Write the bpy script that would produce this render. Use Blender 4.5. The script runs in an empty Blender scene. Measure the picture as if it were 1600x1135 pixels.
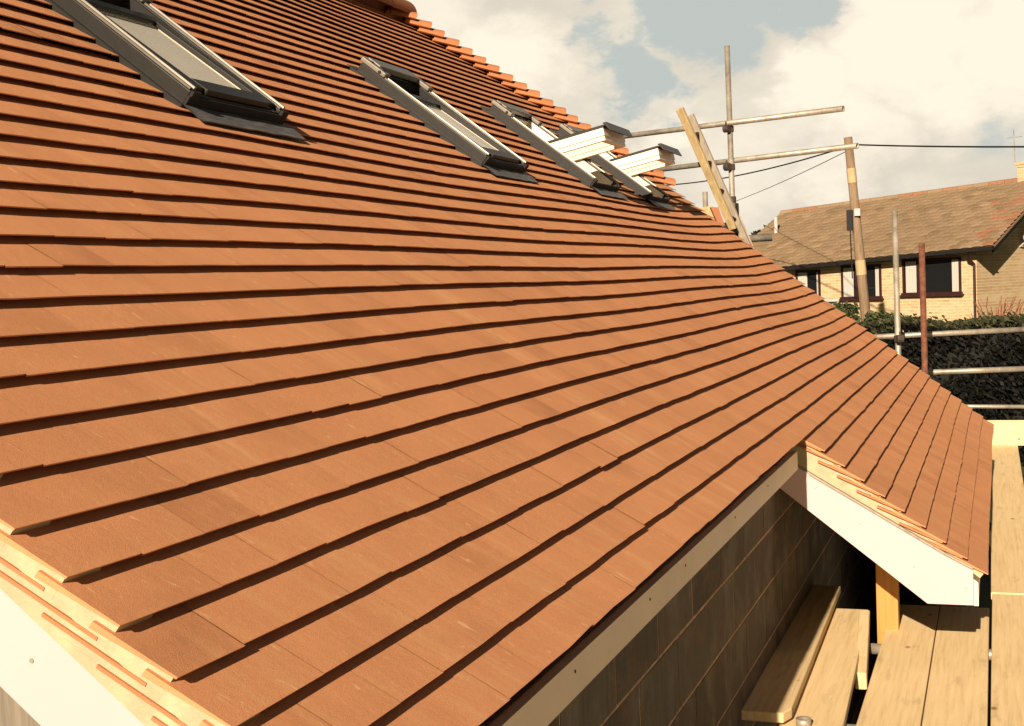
import bpy, bmesh, math, random
from math import sin, cos, radians, pi, sqrt, atan2
from mathutils import Vector, Matrix
random.seed(7)
SC = bpy.context.scene
COL = SC.collection
R_ = random.uniform

# ------------------------------------------------------------------ camera
TH = radians(38.3)                      # pitch of the new roof
CAM = Vector((-1.4767, -0.9991, 0.4935))
cam_d = bpy.data.cameras.new("camera")
cam = bpy.data.objects.new("camera", cam_d); COL.objects.link(cam)
right = Vector((0.33406509, -0.94172196, -0.0395001))
down = Vector((-0.0669962, 0.01807730, -0.99758946))
fwd = Vector((0.94016596, 0.33590617, -0.0570528))
M = Matrix((( right.x, -down.x, -fwd.x, CAM.x), (right.y, -down.y, -fwd.y, CAM.y), (right.z, -down.z, -fwd.z, CAM.z), (0, 0, 0, 1)))
cam.matrix_world = M
cam_d.sensor_width = 36; cam_d.lens = 47.93; cam_d.clip_start = 0.05; cam_d.clip_end = 2000
SC.camera = cam

# ------------------------------------------------------------------ light and sky
SUN_E = radians(24.4)
sun_d = bpy.data.lights.new("sun", 'SUN'); sun_d.energy = 5.0; sun_d.angle = radians(0.53)
sun_d.color = (1.0, 0.80, 0.62)
sun = bpy.data.objects.new("sun", sun_d); COL.objects.link(sun)
sun.rotation_euler = Vector((cos(SUN_E), 0.004, -sin(SUN_E))).to_track_quat('-Z', 'Y').to_euler()
SC.view_settings.view_transform = 'Standard'
SC.view_settings.look = 'None'
SC.view_settings.exposure = 0.76
SC.view_settings.gamma = 1.0

W = bpy.data.worlds.new("World"); SC.world = W; W.use_nodes = True
nt = W.node_tree; N = nt.nodes; L = nt.links; N.clear()
def nd(t, **k):
    n = N.new(t)
    for a, b in k.items(): setattr(n, a, b)
    return n
def math_n(op, a, b=None, clamp=False):
    m = nd('ShaderNodeMath', operation=op); m.use_clamp = clamp
    for i, v in enumerate((a, b)):
        if v is None: continue
        if isinstance(v, (int, float)): m.inputs[i].default_value = v
        else: L.new(v, m.inputs[i])
    return m.outputs[0]
sky = nd('ShaderNodeTexSky', sky_type='NISHITA'); sky.sun_disc = False
sky.sun_elevation = SUN_E; sky.sun_rotation = radians(270); sky.air_density = 1.0; sky.dust_density = 2.5; sky.ozone_density = 1.0
tc = nd('ShaderNodeTexCoord')
sep = nd('ShaderNodeSeparateXYZ'); L.new(tc.outputs['Generated'], sep.inputs[0])
mp = nd('ShaderNodeMapping'); mp.inputs['Scale'].default_value = (1.0, 1.0, 1.9)
L.new(tc.outputs['Generated'], mp.inputs['Vector'])
def fbm(scale, detail, rough, off=0.0):
    n = nd('ShaderNodeTexNoise'); n.inputs['Scale'].default_value = scale; n.inputs['Detail'].default_value = detail
    n.inputs['Roughness'].default_value = rough
    m2 = nd('ShaderNodeVectorMath', operation='ADD'); m2.inputs[1].default_value = (off, off * .7, off * .3)
    L.new(mp.outputs[0], m2.inputs[0]); L.new(m2.outputs[0], n.inputs['Vector'])
    return n.outputs['Fac']
wn = nd('ShaderNodeTexNoise'); wn.inputs['Scale'].default_value = 7.0; wn.inputs['Detail'].default_value = 7; wn.inputs['Roughness'].default_value = .62
L.new(mp.outputs[0], wn.inputs['Vector'])
ws = nd('ShaderNodeVectorMath', operation='SUBTRACT'); L.new(wn.outputs['Color'], ws.inputs[0]); ws.inputs[1].default_value = (.5, .5, .5)
wm = nd('ShaderNodeVectorMath', operation='SCALE'); L.new(ws.outputs[0], wm.inputs[0]); wm.inputs['Scale'].default_value = .17
wv = nd('ShaderNodeVectorMath', operation='ADD'); L.new(wm.outputs[0], wv.inputs[0]); L.new(tc.outputs['Generated'], wv.inputs[1])
def blob(az, el, rad, soft):
    d = Vector((cos(radians(el)) * cos(radians(az)), cos(radians(el)) * sin(radians(az)), sin(radians(el))))
    v = nd('ShaderNodeVectorMath', operation='DISTANCE'); L.new(wv.outputs[0], v.inputs[0]); v.inputs[1].default_value = d
    mr = nd('ShaderNodeMapRange'); mr.inputs['From Min'].default_value = radians(rad) ; mr.inputs['From Max'].default_value = radians(rad) * (1 - soft)
    mr.interpolation_type = 'SMOOTHSTEP'
    L.new(v.outputs['Value'], mr.inputs['Value'])
    return mr.outputs[0]
def mixc(f, a, b):
    m = nd('ShaderNodeMix', data_type='RGBA'); m.clamp_factor = True
    if isinstance(f, float): m.inputs[0].default_value = f
    else: L.new(f, m.inputs[0])
    for i, v in ((6, a), (7, b)):
        if isinstance(v, tuple): m.inputs[i].default_value = (*v, 1)
        else: L.new(v, m.inputs[i])
    return m.outputs[2]
#SKYBLOBS
n1 = fbm(3.2, 7, .55); n2 = fbm(9.0, 6, .6, 3.1)
gap = None
for az, el, rad, w in ((12.0, 11.0, 3.5, 1.0), (8.4, 12.0, 2.9, 1.0), (14.6, 8.6, 2.9, 1.0), (12.8, 7.6, 2.3, .8), (16.5, 10.8, 2.2, .7), (15.2, 6.4, 1.7, .45), (0.0, 5.3, 2.0, .28), (60, 35, 22, .8), (-40, 30, 20, .7)):
    b = math_n('MULTIPLY', blob(az, el, rad, .75), w)
    gap = b if gap is None else math_n('MAXIMUM', gap, b)
nn = math_n('SUBTRACT', n1, .5); nn2 = math_n('SUBTRACT', n2, .5)
g2 = math_n('ADD', gap, math_n('MULTIPLY', nn, 1.3)); g2 = math_n('ADD', g2, math_n('MULTIPLY', nn2, 1.5))
mr = nd('ShaderNodeMapRange'); mr.interpolation_type = 'SMOOTHSTEP'; mr.inputs['From Min'].default_value = .22; mr.inputs['From Max'].default_value = .78
L.new(g2, mr.inputs['Value']); gapm = mr.outputs[0]
lightc = None
for az, el, rad, w in ((3.4, 9.0, 4.6, 1.0), (-1.5, 10.0, 5.0, 1.0), (7.6, 8.0, 2.8, 1.0), (12.6, 6.0, 2.4, .75), (9.6, 4.4, 3.4, .35), (6.0, 5.5, 3.0, .6), (19.5, 9.2, 3.0, .6), (22.5, 12.0, 3, .45), (2.5, 3.2, 2.5, .2)):
    b = math_n('MULTIPLY', blob(az, el, rad, .8), w)
    lightc = b if lightc is None else math_n('MAXIMUM', lightc, b)
lc = math_n('ADD', lightc, math_n('MULTIPLY', nn2, 1.7)); lc = math_n('ADD', lc, math_n('MULTIPLY', nn, .7))
mr2 = nd('ShaderNodeMapRange'); mr2.interpolation_type = 'SMOOTHSTEP'; mr2.inputs['From Min'].default_value = -.25; mr2.inputs['From Max'].default_value = .85
L.new(lc, mr2.inputs['Value'])
SK = 22.0                                   # everything below is scaled by the background strength 0.05
cl = mixc(mr2.outputs[0], tuple(SK * v for v in (.395, .36, .30)), tuple(SK * v for v in (.56, .505, .41)))
tint = nd('ShaderNodeMix', data_type='RGBA', blend_type='MULTIPLY'); tint.inputs[0].default_value = 1
L.new(sky.outputs[0], tint.inputs[6]); tint.inputs[7].default_value = (.30, .265, .21, 1)
blue = mixc(.95, tint.outputs[2], tuple(SK * v for v in (.30, .325, .31)))
incloud = mixc(gapm, cl, blue)
# cloud bank kept to the view sector; sky elsewhere dimmed to cut fill light
up = nd('ShaderNodeMapRange'); up.interpolation_type = 'SMOOTHSTEP'; up.inputs['From Min'].default_value = .33; up.inputs['From Max'].default_value = .50
L.new(sep.outputs['Z'], up.inputs['Value'])
fwdm = nd('ShaderNodeMapRange'); fwdm.interpolation_type = 'SMOOTHSTEP'; fwdm.inputs['From Min'].default_value = .72; fwdm.inputs['From Max'].default_value = .88
ahead = nd('ShaderNodeVectorMath', operation='DOT_PRODUCT'); L.new(tc.outputs['Generated'], ahead.inputs[0]); ahead.inputs[1].default_value = (.985, .17, 0)
L.new(ahead.outputs['Value'], fwdm.inputs['Value'])
lowm = nd('ShaderNodeMapRange'); lowm.inputs['From Min'].default_value = -.08; lowm.inputs['From Max'].default_value = -.01
L.new(sep.outputs['Z'], lowm.inputs['Value'])
bank = math_n('MULTIPLY', math_n('MULTIPLY', fwdm.outputs[0], lowm.outputs[0]), math_n('SUBTRACT', 1.0, up.outputs[0]))
openb = mixc(1.0, tint.outputs[2], tint.outputs[2])
fin = mixc(bank, tint.outputs[2], incloud)
bg = nd('ShaderNodeBackground'); bg.inputs['Strength'].default_value = .05
L.new(fin, bg.inputs['Color'])
wo = nd('ShaderNodeOutputWorld'); L.new(bg.outputs[0], wo.inputs['Surface'])

# ------------------------------------------------------------------ materials
def mat(name, base, rough=.8, metal=0.0, spec=.3):
    m = bpy.data.materials.new(name); m.use_nodes = True
    b = m.node_tree.nodes['Principled BSDF']
    b.inputs['Base Color'].default_value = (*base, 1); b.inputs['Roughness'].default_value = rough
    b.inputs['Metallic'].default_value = metal; b.inputs['Specular IOR Level'].default_value = spec
    return m
class NB:
    """small node-building helper for one material"""
    def __init__(s, m):
        s.m = m; s.t = m.node_tree; s.b = s.t.nodes['Principled BSDF']
        s.co = s.t.nodes.new('ShaderNodeTexCoord')
    def new(s, t, **k):
        n = s.t.nodes.new(t)
        for a, b in k.items(): setattr(n, a, b)
        return n
    def link(s, a, b): s.t.links.new(a, b)
    def mapping(s, scale=(1, 1, 1), rot=(0, 0, 0), loc=(0, 0, 0)):
        n = s.new('ShaderNodeMapping'); n.inputs['Scale'].default_value = scale; n.inputs['Rotation'].default_value = rot; n.inputs['Location'].default_value = loc
        s.link(s.co.outputs['Object'], n.inputs['Vector']); return n.outputs[0]
    def noise(s, vec, scale, detail=4, rough=.55, dist=0):
        n = s.new('ShaderNodeTexNoise'); n.inputs['Scale'].default_value = scale; n.inputs['Detail'].default_value = detail
        n.inputs['Roughness'].default_value = rough; n.inputs['Distortion'].default_value = dist
        s.link(vec, n.inputs['Vector']); return n.outputs['Fac']
    def ramp(s, v, stops):
        n = s.new('ShaderNodeValToRGB'); e = n.color_ramp.elements
        while len(e) < len(stops): e.new(.5)
        for i, (p, c) in enumerate(stops):
            e[i].position = p; e[i].color = (*c, 1) if len(c) == 3 else c
        s.link(v, n.inputs[0]); return n.outputs[0]
    def mr(s, v, a, b, c=0, d=1):
        n = s.new('ShaderNodeMapRange'); n.inputs[1].default_value = a; n.inputs[2].default_value = b; n.inputs[3].default_value = c; n.inputs[4].default_value = d
        s.link(v, n.inputs[0]); return n.outputs[0]
    def mix(s, f, a, b, mode='MIX'):
        n = s.new('ShaderNodeMix', data_type='RGBA', blend_type=mode)
        if isinstance(f, (int, float)): n.inputs[0].default_value = f
        else: s.link(f, n.inputs[0])
        for i, v in ((6, a), (7, b)):
            if isinstance(v, tuple): n.inputs[i].default_value = (*v, 1)
            else: s.link(v, n.inputs[i])
        return n.outputs[2]
    def math(s, op, a, b):
        n = s.new('ShaderNodeMath', operation=op)
        for i, v in enumerate((a, b)):
            if isinstance(v, (int, float)): n.inputs[i].default_value = v
            else: s.link(v, n.inputs[i])
        return n.outputs[0]
    def base(s, c): s.link(c, s.b.inputs['Base Color'])
    def bump(s, h, st=.3, dist=.002):
        n = s.new('ShaderNodeBump'); n.inputs['Strength'].default_value = st; n.inputs['Distance'].default_value = dist
        s.link(h, n.inputs['Height']); s.link(n.outputs[0], s.b.inputs['Normal'])
    def attr(s, name='tone'):
        n = s.new('ShaderNodeAttribute'); n.attribute_name = name; return n.outputs['Fac']

def tile_mat(name, dark, mid, lite, stain=True):
    m = mat(name, mid, .88, 0, .18); b = NB(m)
    t = b.attr()
    c = b.ramp(t, [(0, dark), (.45, mid), (.8, mid), (1, lite)])
    v = b.mapping()
    c = b.mix(b.mr(b.noise(v, 5, 4), .35, .7), c, tuple(x * 1.10 for x in mid))
    c = b.mix(b.mr(b.noise(v, 420, 2, .6), .56, .74, 0, .55), c, tuple(x * .62 for x in mid))
    c = b.mix(b.mr(b.noise(v, 330, 2, .6), .62, .8, 0, .5), c, (lite[0] * 1.25, lite[1] * 1.45, lite[2] * 1.6))
    if stain:
        # pale lime bloom and scuffs dragged down the slope
        vs = b.mapping(scale=(9, 1.6, 1.6), rot=(-TH, 0, 0))
        s1 = b.mr(b.noise(vs, 2.2, 6, .6, .6), .52, .74, 0, .55)
        vz = b.mapping(scale=(1, 1, 1), loc=(3, 1, 0))
        s2 = b.mr(b.noise(vz, .9, 3), .42, .66)
        c = b.mix(b.math('MULTIPLY', s1, s2), c, (.74, .47, .22))
        vk = b.mapping(scale=(26, 7, 7), rot=(-TH, 0, .5))
        c = b.mix(b.mr(b.noise(vk, 2.4, 3, .5, 1.0), .66, .74, 0, .6), c, (.80, .55, .30))
    if stain:
        sx = b.new('ShaderNodeSeparateXYZ'); b.link(b.co.outputs['Object'], sx.inputs[0])
        wob = b.math('MULTIPLY', b.math('SUBTRACT', b.noise(v, 1.3, 3), .5), .12)
        for a0_, w_, z0_, z1_, st_ in ((2.455, .045, -.075, .10, .85), (2.38, .12, -.20, .75, .42), (1.35, .12, .1, .7, .22), (3.7, .2, -.2, .5, .2), (.55, .10, -.2, .3, .25)):
            dx = b.math('ABSOLUTE', b.math('SUBTRACT', b.math('ADD', sx.outputs['X'], wob), a0_), 0)
            m1 = b.mr(dx, w_, w_ * .2); m2 = b.math('MULTIPLY', b.mr(sx.outputs['Z'], z0_, z0_ + .12), b.mr(sx.outputs['Z'], z1_, z1_ - .25))
            m3 = b.mr(b.noise(b.mapping(scale=(14, 2.5, 2.5), rot=(-TH, 0, 0), loc=(a0_, 0, 0)), 2.0, 5, .65), .42, .66, 0, st_)
            c = b.mix(b.math('MULTIPLY', b.math('MULTIPLY', m1, m2), m3), c, (.80, .52, .24))
    b.base(c)
    h = b.math('ADD', b.noise(v, 520, 3, .7), b.math('MULTIPLY', b.noise(v, 60, 3), .8))
    b.bump(h, .55, .0016)
    return m
M_TILE = tile_mat('terracotta_tile', (.47, .208, .092), (.60, .276, .124), (.67, .325, .150))
M_BONNET = tile_mat('terracotta_hip', (.34, .14, .062), (.44, .19, .085), (.51, .235, .108), False)
M_RIDGE = tile_mat('weathered_ridge', (.24, .10, .055), (.33, .14, .07), (.42, .20, .10), False)

def plain(name, col, rough=.7, metal=0, var=.15, scale=12, bump=.1, spec=.3, stretch=(1, 1, 1)):
    m = mat(name, col, rough, metal, spec); b = NB(m); v = b.mapping(scale=stretch)
    n = b.noise(v, scale, 5, .6)
    c = b.mix(b.mr(n, .3, .7), tuple(x * (1 - var) for x in col), tuple(min(1, x * (1 + var)) for x in col))
    b.base(c)
    if bump: b.bump(b.noise(v, scale * 8, 3), bump, .002)
    return m
M_WHITE = plain('white_painted_board', (.58, .45, .44), .45, var=.03, scale=3, bump=.04)
M_FASCIA = plain('white_fascia', (.85, .72, .54), .5, var=.06, scale=4, bump=.05)
M_MORTAR = plain('pale_mortar', (.43, .385, .24), .95, var=.16, scale=22, bump=.6)
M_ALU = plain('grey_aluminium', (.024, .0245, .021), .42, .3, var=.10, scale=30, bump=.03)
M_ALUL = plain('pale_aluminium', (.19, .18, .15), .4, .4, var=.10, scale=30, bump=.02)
M_BLACK = plain('black_rubber_and_shade', (.012, .012, .012), .7, var=.2, scale=20)
M_LEAD = plain('lead_flashing', (.13, .13, .125), .55, .2, var=.35, scale=16, bump=.4, stretch=(1, 3, 3))
M_PINE = plain('white_lacquered_pine', (.80, .73, .60), .4, var=.04, scale=6, bump=.02)
M_SKYSHEET = plain('sky_reflection_sheet', (.80, .77, .68), .7, var=.05, scale=5, bump=.02)
M_DARK = plain('roofing_felt_and_shade', (.02, .019, .018), .9, var=.2, scale=10)
M_RUST = plain('rusty_steel', (.17, .07, .04), .8, .2, var=.4, scale=25, bump=.3)
M_COUP = plain('dark_steel_fitting', (.075, .055, .042), .7, .3, var=.4, scale=40, bump=.2)
M_FRAMEB = plain('dark_brown_frame', (.035, .012, .010), .5, var=.2)
M_CURT = plain('white_curtain', (.46, .45, .40), .9, var=.10, scale=30, stretch=(3, 3, .2))
M_GUTTER = plain('black_gutter', (.012, .011, .011), .5)
M_DISH = plain('grey_dish', (.42, .43, .42), .5)
M_SOIL = None

def glass_mat():
    m = bpy.data.materials.new('window_glass'); m.use_nodes = True; t = m.node_tree; t.nodes.clear()
    o = t.nodes.new('ShaderNodeOutputMaterial'); mx = t.nodes.new('ShaderNodeMixShader')
    tr = t.nodes.new('ShaderNodeBsdfTransparent'); tr.inputs[0].default_value = (.985, .985, .97, 1)
    gl = t.nodes.new('ShaderNodeBsdfGlossy'); gl.inputs['Roughness'].default_value = .03
    lw = t.nodes.new('ShaderNodeLayerWeight'); lw.inputs['Blend'].default_value = .5
    pw = t.nodes.new('ShaderNodeMath'); pw.operation = 'POWER'; pw.inputs[1].default_value = 3.2; t.links.new(lw.outputs['Facing'], pw.inputs[0])
    fr = t.nodes.new('ShaderNodeMath'); fr.operation = 'MULTIPLY_ADD'; fr.inputs[1].default_value = .22; fr.inputs[2].default_value = .03; t.links.new(pw.outputs[0], fr.inputs[0])
    t.links.new(fr.outputs[0], mx.inputs[0]); t.links.new(tr.outputs[0], mx.inputs[1]); t.links.new(gl.outputs[0], mx.inputs[2]); t.links.new(mx.outputs[0], o.inputs[0])
    return m
M_GLASS = glass_mat()

def steel_mat():
    m = mat('galvanised_steel', (.36, .33, .27), .5, .45, .4); b = NB(m); v = b.mapping()
    c = b.ramp(b.noise(v, 7, 6, .7), [(.3, (.22, .19, .145)), (.5, (.36, .33, .26)), (.68, (.50, .46, .37))])
    c = b.mix(b.mr(b.noise(v, 26, 4, .7), .58, .72, 0, .7), c, (.52, .47, .36))
    c = b.mix(b.mr(b.noise(v, 3.5, 3), .66, .78, 0, .6), c, (.26, .15, .07))
    b.base(c); b.bump(b.noise(v, 60, 3), .3, .002); return m
M_STEEL = steel_mat()

def wood_mat(name, a, b_, c_, grain=(1.2, 26, 26), rough=.8, knots=True):
    m = mat(name, b_, rough, 0, .25); b = NB(m); v = b.mapping(scale=grain)
    g = b.noise(v, 2.2, 6, .65, .4)
    c = b.ramp(g, [(.28, a), (.5, b_), (.72, c_)])
    v2 = b.mapping()
    c = b.mix(b.mr(b.noise(v2, 2.6, 4), .35, .75, 0, .45), c, c_)
    c = b.mix(b.mr(b.noise(b.mapping(scale=(1, 4, 4), loc=(5, 2, 1)), 3.3, 4, .6), .60, .76, 0, .5), c, tuple(x * .55 for x in a))
    if knots:
        vo = b.new('ShaderNodeTexVoronoi'); vo.inputs['Scale'].default_value = 2.6; b.link(b.mapping(scale=(1, 1.8, 1.8)), vo.inputs['Vector'])
        c = b.mix(b.mr(vo.outputs['Distance'], .035, .075, .8, 0), c, (.20, .09, .035))
        c = b.mix(b.mr(b.noise(v2, 70, 2), .68, .78, 0, .35), c, (.82, .70, .48))
    b.base(c); b.bump(g, .35, .002); return m
M_BOARD = wood_mat('scaffold_board_wood', (.60, .44, .21), (.75, .575, .295), (.82, .65, .36))
M_BOARD2 = wood_mat('stained_board_wood', (.54, .38, .19), (.68, .52, .28), (.76, .61, .35))
M_POST = wood_mat('treated_softwood', (.42, .19, .05), (.52, .26, .075), (.58, .31, .10), grain=(22, 22, 1.0), knots=False)
M_LADDER = wood_mat('ladder_wood', (.28, .21, .10), (.42, .32, .16), (.52, .42, .22), grain=(12, 12, 2), knots=False)
M_GREYWOOD = wood_mat('weathered_grey_wood', (.22, .19, .145), (.32, .28, .21), (.42, .37, .28), grain=(12, 12, 1.5), knots=False)
M_PLY = wood_mat('raw_plywood', (.36, .26, .13), (.44, .33, .17), (.52, .40, .22), grain=(6, 6, 2), knots=False)
M_POLE = wood_mat('pole_wood', (.13, .085, .05), (.21, .15, .09), (.29, .21, .13), grain=(14, 14, 1), knots=False)

def block_mat():
    m = mat('concrete_blockwork', (.16, .145, .12), .95); b = NB(m); v = b.mapping()
    c = b.ramp(b.attr(), [(0, (.105, .09, .072)), (.5, (.14, .122, .096)), (1, (.18, .16, .127))])
    rib = b.noise(b.mapping(scale=(150, 150, 3)), 1, 3, .6)
    c = b.mix(b.mr(rib, .35, .65, 0, .6), c, (.07, .062, .05))
    c = b.mix(b.mr(b.noise(v, 6, 4), .5, .75, 0, .6), c, (.27, .245, .20))
    c = b.mix(b.mr(b.noise(b.mapping(scale=(1, 1, 2.2)), 4, 5, .7), .56, .70, 0, .7), c, (.22, .13, .08))
    c = b.mix(b.mr(b.noise(v, 120, 3, .7), .6, .75, 0, .6), c, (.04, .036, .03))
    b.base(c)
    b.bump(b.math('ADD', rib, b.noise(v, 160, 3, .7)), .9, .004); return m
M_JOINT = plain('red_sand_mortar', (.50, .335, .225), .95, var=.4, scale=30, bump=1.0)
M_BLOCK = block_mat()
M_RIBWALL = plain('grey_ribbed_cladding', (.20, .175, .13), .8, var=.35, scale=1, bump=.3, stretch=(60, 60, 3))

def housebrick():
    m = mat('buff_brick', (.55, .42, .22), .92); b = NB(m)
    mp_ = b.new('ShaderNodeMapping'); b.link(b.co.outputs['Object'], mp_.inputs['Vector']); mp_.inputs['Rotation'].default_value = (radians(-90), 0, 0)
    bk = b.new('ShaderNodeTexBrick'); bk.inputs['Scale'].default_value = 1; bk.inputs['Mortar Size'].default_value = .008
    bk.inputs['Brick Width'].default_value = .225; bk.inputs['Row Height'].default_value = .075
    bk.inputs['Color1'].default_value = (.50, .37, .20, 1); bk.inputs['Color2'].default_value = (.38, .265, .135, 1); bk.inputs['Mortar'].default_value = (.58, .49, .32, 1)
    b.link(mp_.outputs[0], bk.inputs['Vector'])
    c = b.mix(b.mr(b.noise(b.mapping(scale=(1, 1, 2.5)), 2.2, 5, .7), .42, .62, 0, .75), bk.outputs['Color'], (.56, .45, .27))
    c = b.mix(b.mr(b.noise(b.mapping(scale=(2, 2, 6), loc=(4, 4, 4)), 1.6, 4, .7), .56, .68, 0, .6), c, (.40, .26, .12))
    b.base(c); return m
M_HBRICK = housebrick()
def houseroof():
    m = mat('brown_concrete_tile', (.25, .16, .10), .95); b = NB(m); t = b.attr()
    c = b.ramp(t, [(0, (.15, .10, .055)), (.35, (.21, .15, .085)), (.62, (.26, .185, .108)), (.8, (.30, .215, .125)), (.86, (.26, .12, .065)), (1, (.30, .14, .07))])
    v = b.mapping()
    c = b.mix(b.mr(b.noise(v, 30, 4, .7), .5, .75, 0, .5), c, (.48, .40, .26))
    c = b.mix(b.mr(b.noise(v, 55, 3, .7), .6, .75, 0, .6), c, (.13, .10, .07))
    b.base(c); return m
M_HROOF = houseroof()
def leaf_mat(name, a, c_):
    m = mat(name, a, .7, 0, .25); b = NB(m); t = b.attr()
    b.base(b.ramp(t, [(0, a), (1, c_)])); return m
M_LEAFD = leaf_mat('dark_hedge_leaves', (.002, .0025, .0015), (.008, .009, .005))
M_LEAFT = leaf_mat('hedge_lit_top_leaves', (.018, .023, .009), (.07, .072, .03))  # lighter leaf colour with the sunlit top painted in
M_LEAFB = leaf_mat('bush_leaves', (.02, .035, .012), (.09, .11, .04))
M_WOODS = leaf_mat('woodland_leaves', (.018, .025, .012), (.05, .06, .028))
M_ROSE = plain('red_petals', (.45, .03, .03), .7)
M_TWIG = plain('reddish_twigs', (.23, .09, .05), .8)
def ground_mat():
    m = mat('garden_ground', (.05, .055, .025), .95); b = NB(m); v = b.mapping()
    c = b.ramp(b.noise(v, .6, 6, .7), [(.35, (.055, .045, .028)), (.55, (.035, .05, .016)), (.7, (.06, .075, .025))])
    c = b.mix(b.mr(b.noise(v, 14, 5, .7), .4, .7, 0, .6), c, (.085, .07, .045))
    b.base(c); b.bump(b.noise(v, 20, 4), .6, .03); return m
M_GROUND = ground_mat()

# ------------------------------------------------------------------ mesh helpers
class MB:
    def __init__(s): s.v = []; s.f = []; s.t = []; s.mi = []
    def add(s, vs, fs, tone=.5, mi=0):
        o = len(s.v); s.v += [tuple(p) for p in vs]
        for f in fs: s.f.append(tuple(i + o for i in f)); s.t.append(tone); s.mi.append(mi)
    def hexa(s, p, tone=.5, mi=0):          # p: 4 bottom (ccw from above) + 4 top
        s.add(p, [(3, 2, 1, 0), (4, 5, 6, 7), (0, 1, 5, 4), (1, 2, 6, 5), (2, 3, 7, 6), (3, 0, 4, 7)], tone, mi)
    def box(s, a, b, tone=.5, mi=0):
        x0, y0, z0 = [min(a[i], b[i]) for i in range(3)]; x1, y1, z1 = [max(a[i], b[i]) for i in range(3)]
        s.hexa([(x0, y0, z0), (x1, y0, z0), (x1, y1, z0), (x0, y1, z0), (x0, y0, z1), (x1, y0, z1), (x1, y1, z1), (x0, y1, z1)], tone, mi)
    def bar(s, p, q, w, h, up=(0, 0, 1), tone=.5, mi=0):
        p = Vector(p); q = Vector(q); d = (q - p).normalized(); u = Vector(up); sd = d.cross(u).normalized(); u = sd.cross(d)
        r = []
        for k in (-1, 1):
            for e, sg in ((p, -1), (p, 1), (q, 1), (q, -1)):
                r.append(e + sd * (sg * w / 2) + u * (k * h / 2))
        s.hexa([r[0], r[1], r[2], r[3], r[4], r[5], r[6], r[7]], tone, mi)
    def tube(s, p, q, r, seg=14, r2=None, cap=True, tone=.5, inner=None, mi=0):
        p = Vector(p); q = Vector(q); r2 = r if r2 is None else r2
        d = (q - p).normalized(); a = d.orthogonal().normalized(); b = d.cross(a)
        vs = []
        for e, rr in ((p, r), (q, r2)):
            for i in range(seg):
                t = 2 * pi * i / seg; vs.append(e + (a * cos(t) + b * sin(t)) * rr)
        fs = [(i, (i + 1) % seg, seg + (i + 1) % seg, seg + i) for i in range(seg)]
        if inner:                            # open pipe with a real wall
            for e, dd in ((p, .12), (q, -.12)):
                for k in (0, 1):
                    for i in range(seg):
                        t = 2 * pi * i / seg; vs.append(e + d * (math.copysign(min(abs(dd), (q - p).length * .4), dd) * k) + (a * cos(t) + b * sin(t)) * inner)
            fs += [(seg * 2 + i, seg * 2 + (i + 1) % seg, (i + 1) % seg, i) for i in range(seg)]
            fs += [(seg * 3 + i, seg * 3 + (i + 1) % seg, seg * 2 + (i + 1) % seg, seg * 2 + i) for i in range(seg)]
            fs += [(seg + i, seg + (i + 1) % seg, seg * 4 + (i + 1) % seg, seg * 4 + i) for i in range(seg)]
            fs += [(seg * 4 + i, seg * 4 + (i + 1) % seg, seg * 5 + (i + 1) % seg, seg * 5 + i) for i in range(seg)]
            fs += [tuple(range(seg * 3, seg * 4)), tuple(reversed(range(seg * 5, seg * 6)))]
        elif cap: fs += [tuple(reversed(range(seg))), tuple(range(seg, 2 * seg))]
        s.add(vs, fs, tone, mi)
    def path(s, pts, r, seg=8, tone=.5):
        for a, b in zip(pts[:-1], pts[1:]): s.tube(a, b, r, seg, tone=tone)
    def prism(s, poly, d, tone=.5, mi=0):   # poly: 3D loop, d: thickness vector
        n = len(poly); d = Vector(d); vs = [Vector(p) for p in poly] + [Vector(p) + d for p in poly]
        s.add(vs, [tuple(reversed(range(n))), tuple(range(n, 2 * n))] + [(i, (i + 1) % n, n + (i + 1) % n, n + i) for i in range(n)], tone, mi)
    def build(s, name, m, parent=None, smooth=False, bevel=0, fix=True):
        me = bpy.data.meshes.new(name); me.from_pydata(s.v, [], s.f); 
        ms = m if isinstance(m, (list, tuple)) else [m]
        for x in ms: me.materials.append(x)
        me.polygons.foreach_set('material_index', s.mi)
        at = me.attributes.new('tone', 'FLOAT', 'FACE'); at.data.foreach_set('value', s.t)
        if fix:
            bm = bmesh.new(); bm.from_mesh(me); bmesh.ops.recalc_face_normals(bm, faces=bm.faces); bm.to_mesh(me); bm.free()
        if smooth:
            for p in me.polygons: p.use_smooth = True
        o = bpy.data.objects.new(name, me); COL.objects.link(o)
        if parent is not None: o.parent = parent
        if bevel:
            b = o.modifiers.new('bevel', 'BEVEL'); b.width = bevel; b.segments = 2; b.limit_method = 'ANGLE'
        return o
def tag(o, label=None, cat=None, group=None, kind=None):
    if label: o['label'] = label
    if cat: o['category'] = cat
    if group: o['group'] = group
    if kind: o['kind'] = kind
    return o
def empty(name, loc, rot=(0, 0, 0), parent=None):
    o = bpy.data.objects.new(name, None); o.location = loc; o.rotation_euler = rot; o.empty_display_size = .2
    COL.objects.link(o)
    if parent is not None: o.parent = parent
    return o
S = sin(TH); C = cos(TH)
def RP(a, b, n=0): return Vector((a, b * C - n * S, b * S + n * C))
def sst(x, a, b):
    t = max(0, min(1, (x - a) / (b - a))); return t * t * (3 - 2 * t)

GZ = -2.4
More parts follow.
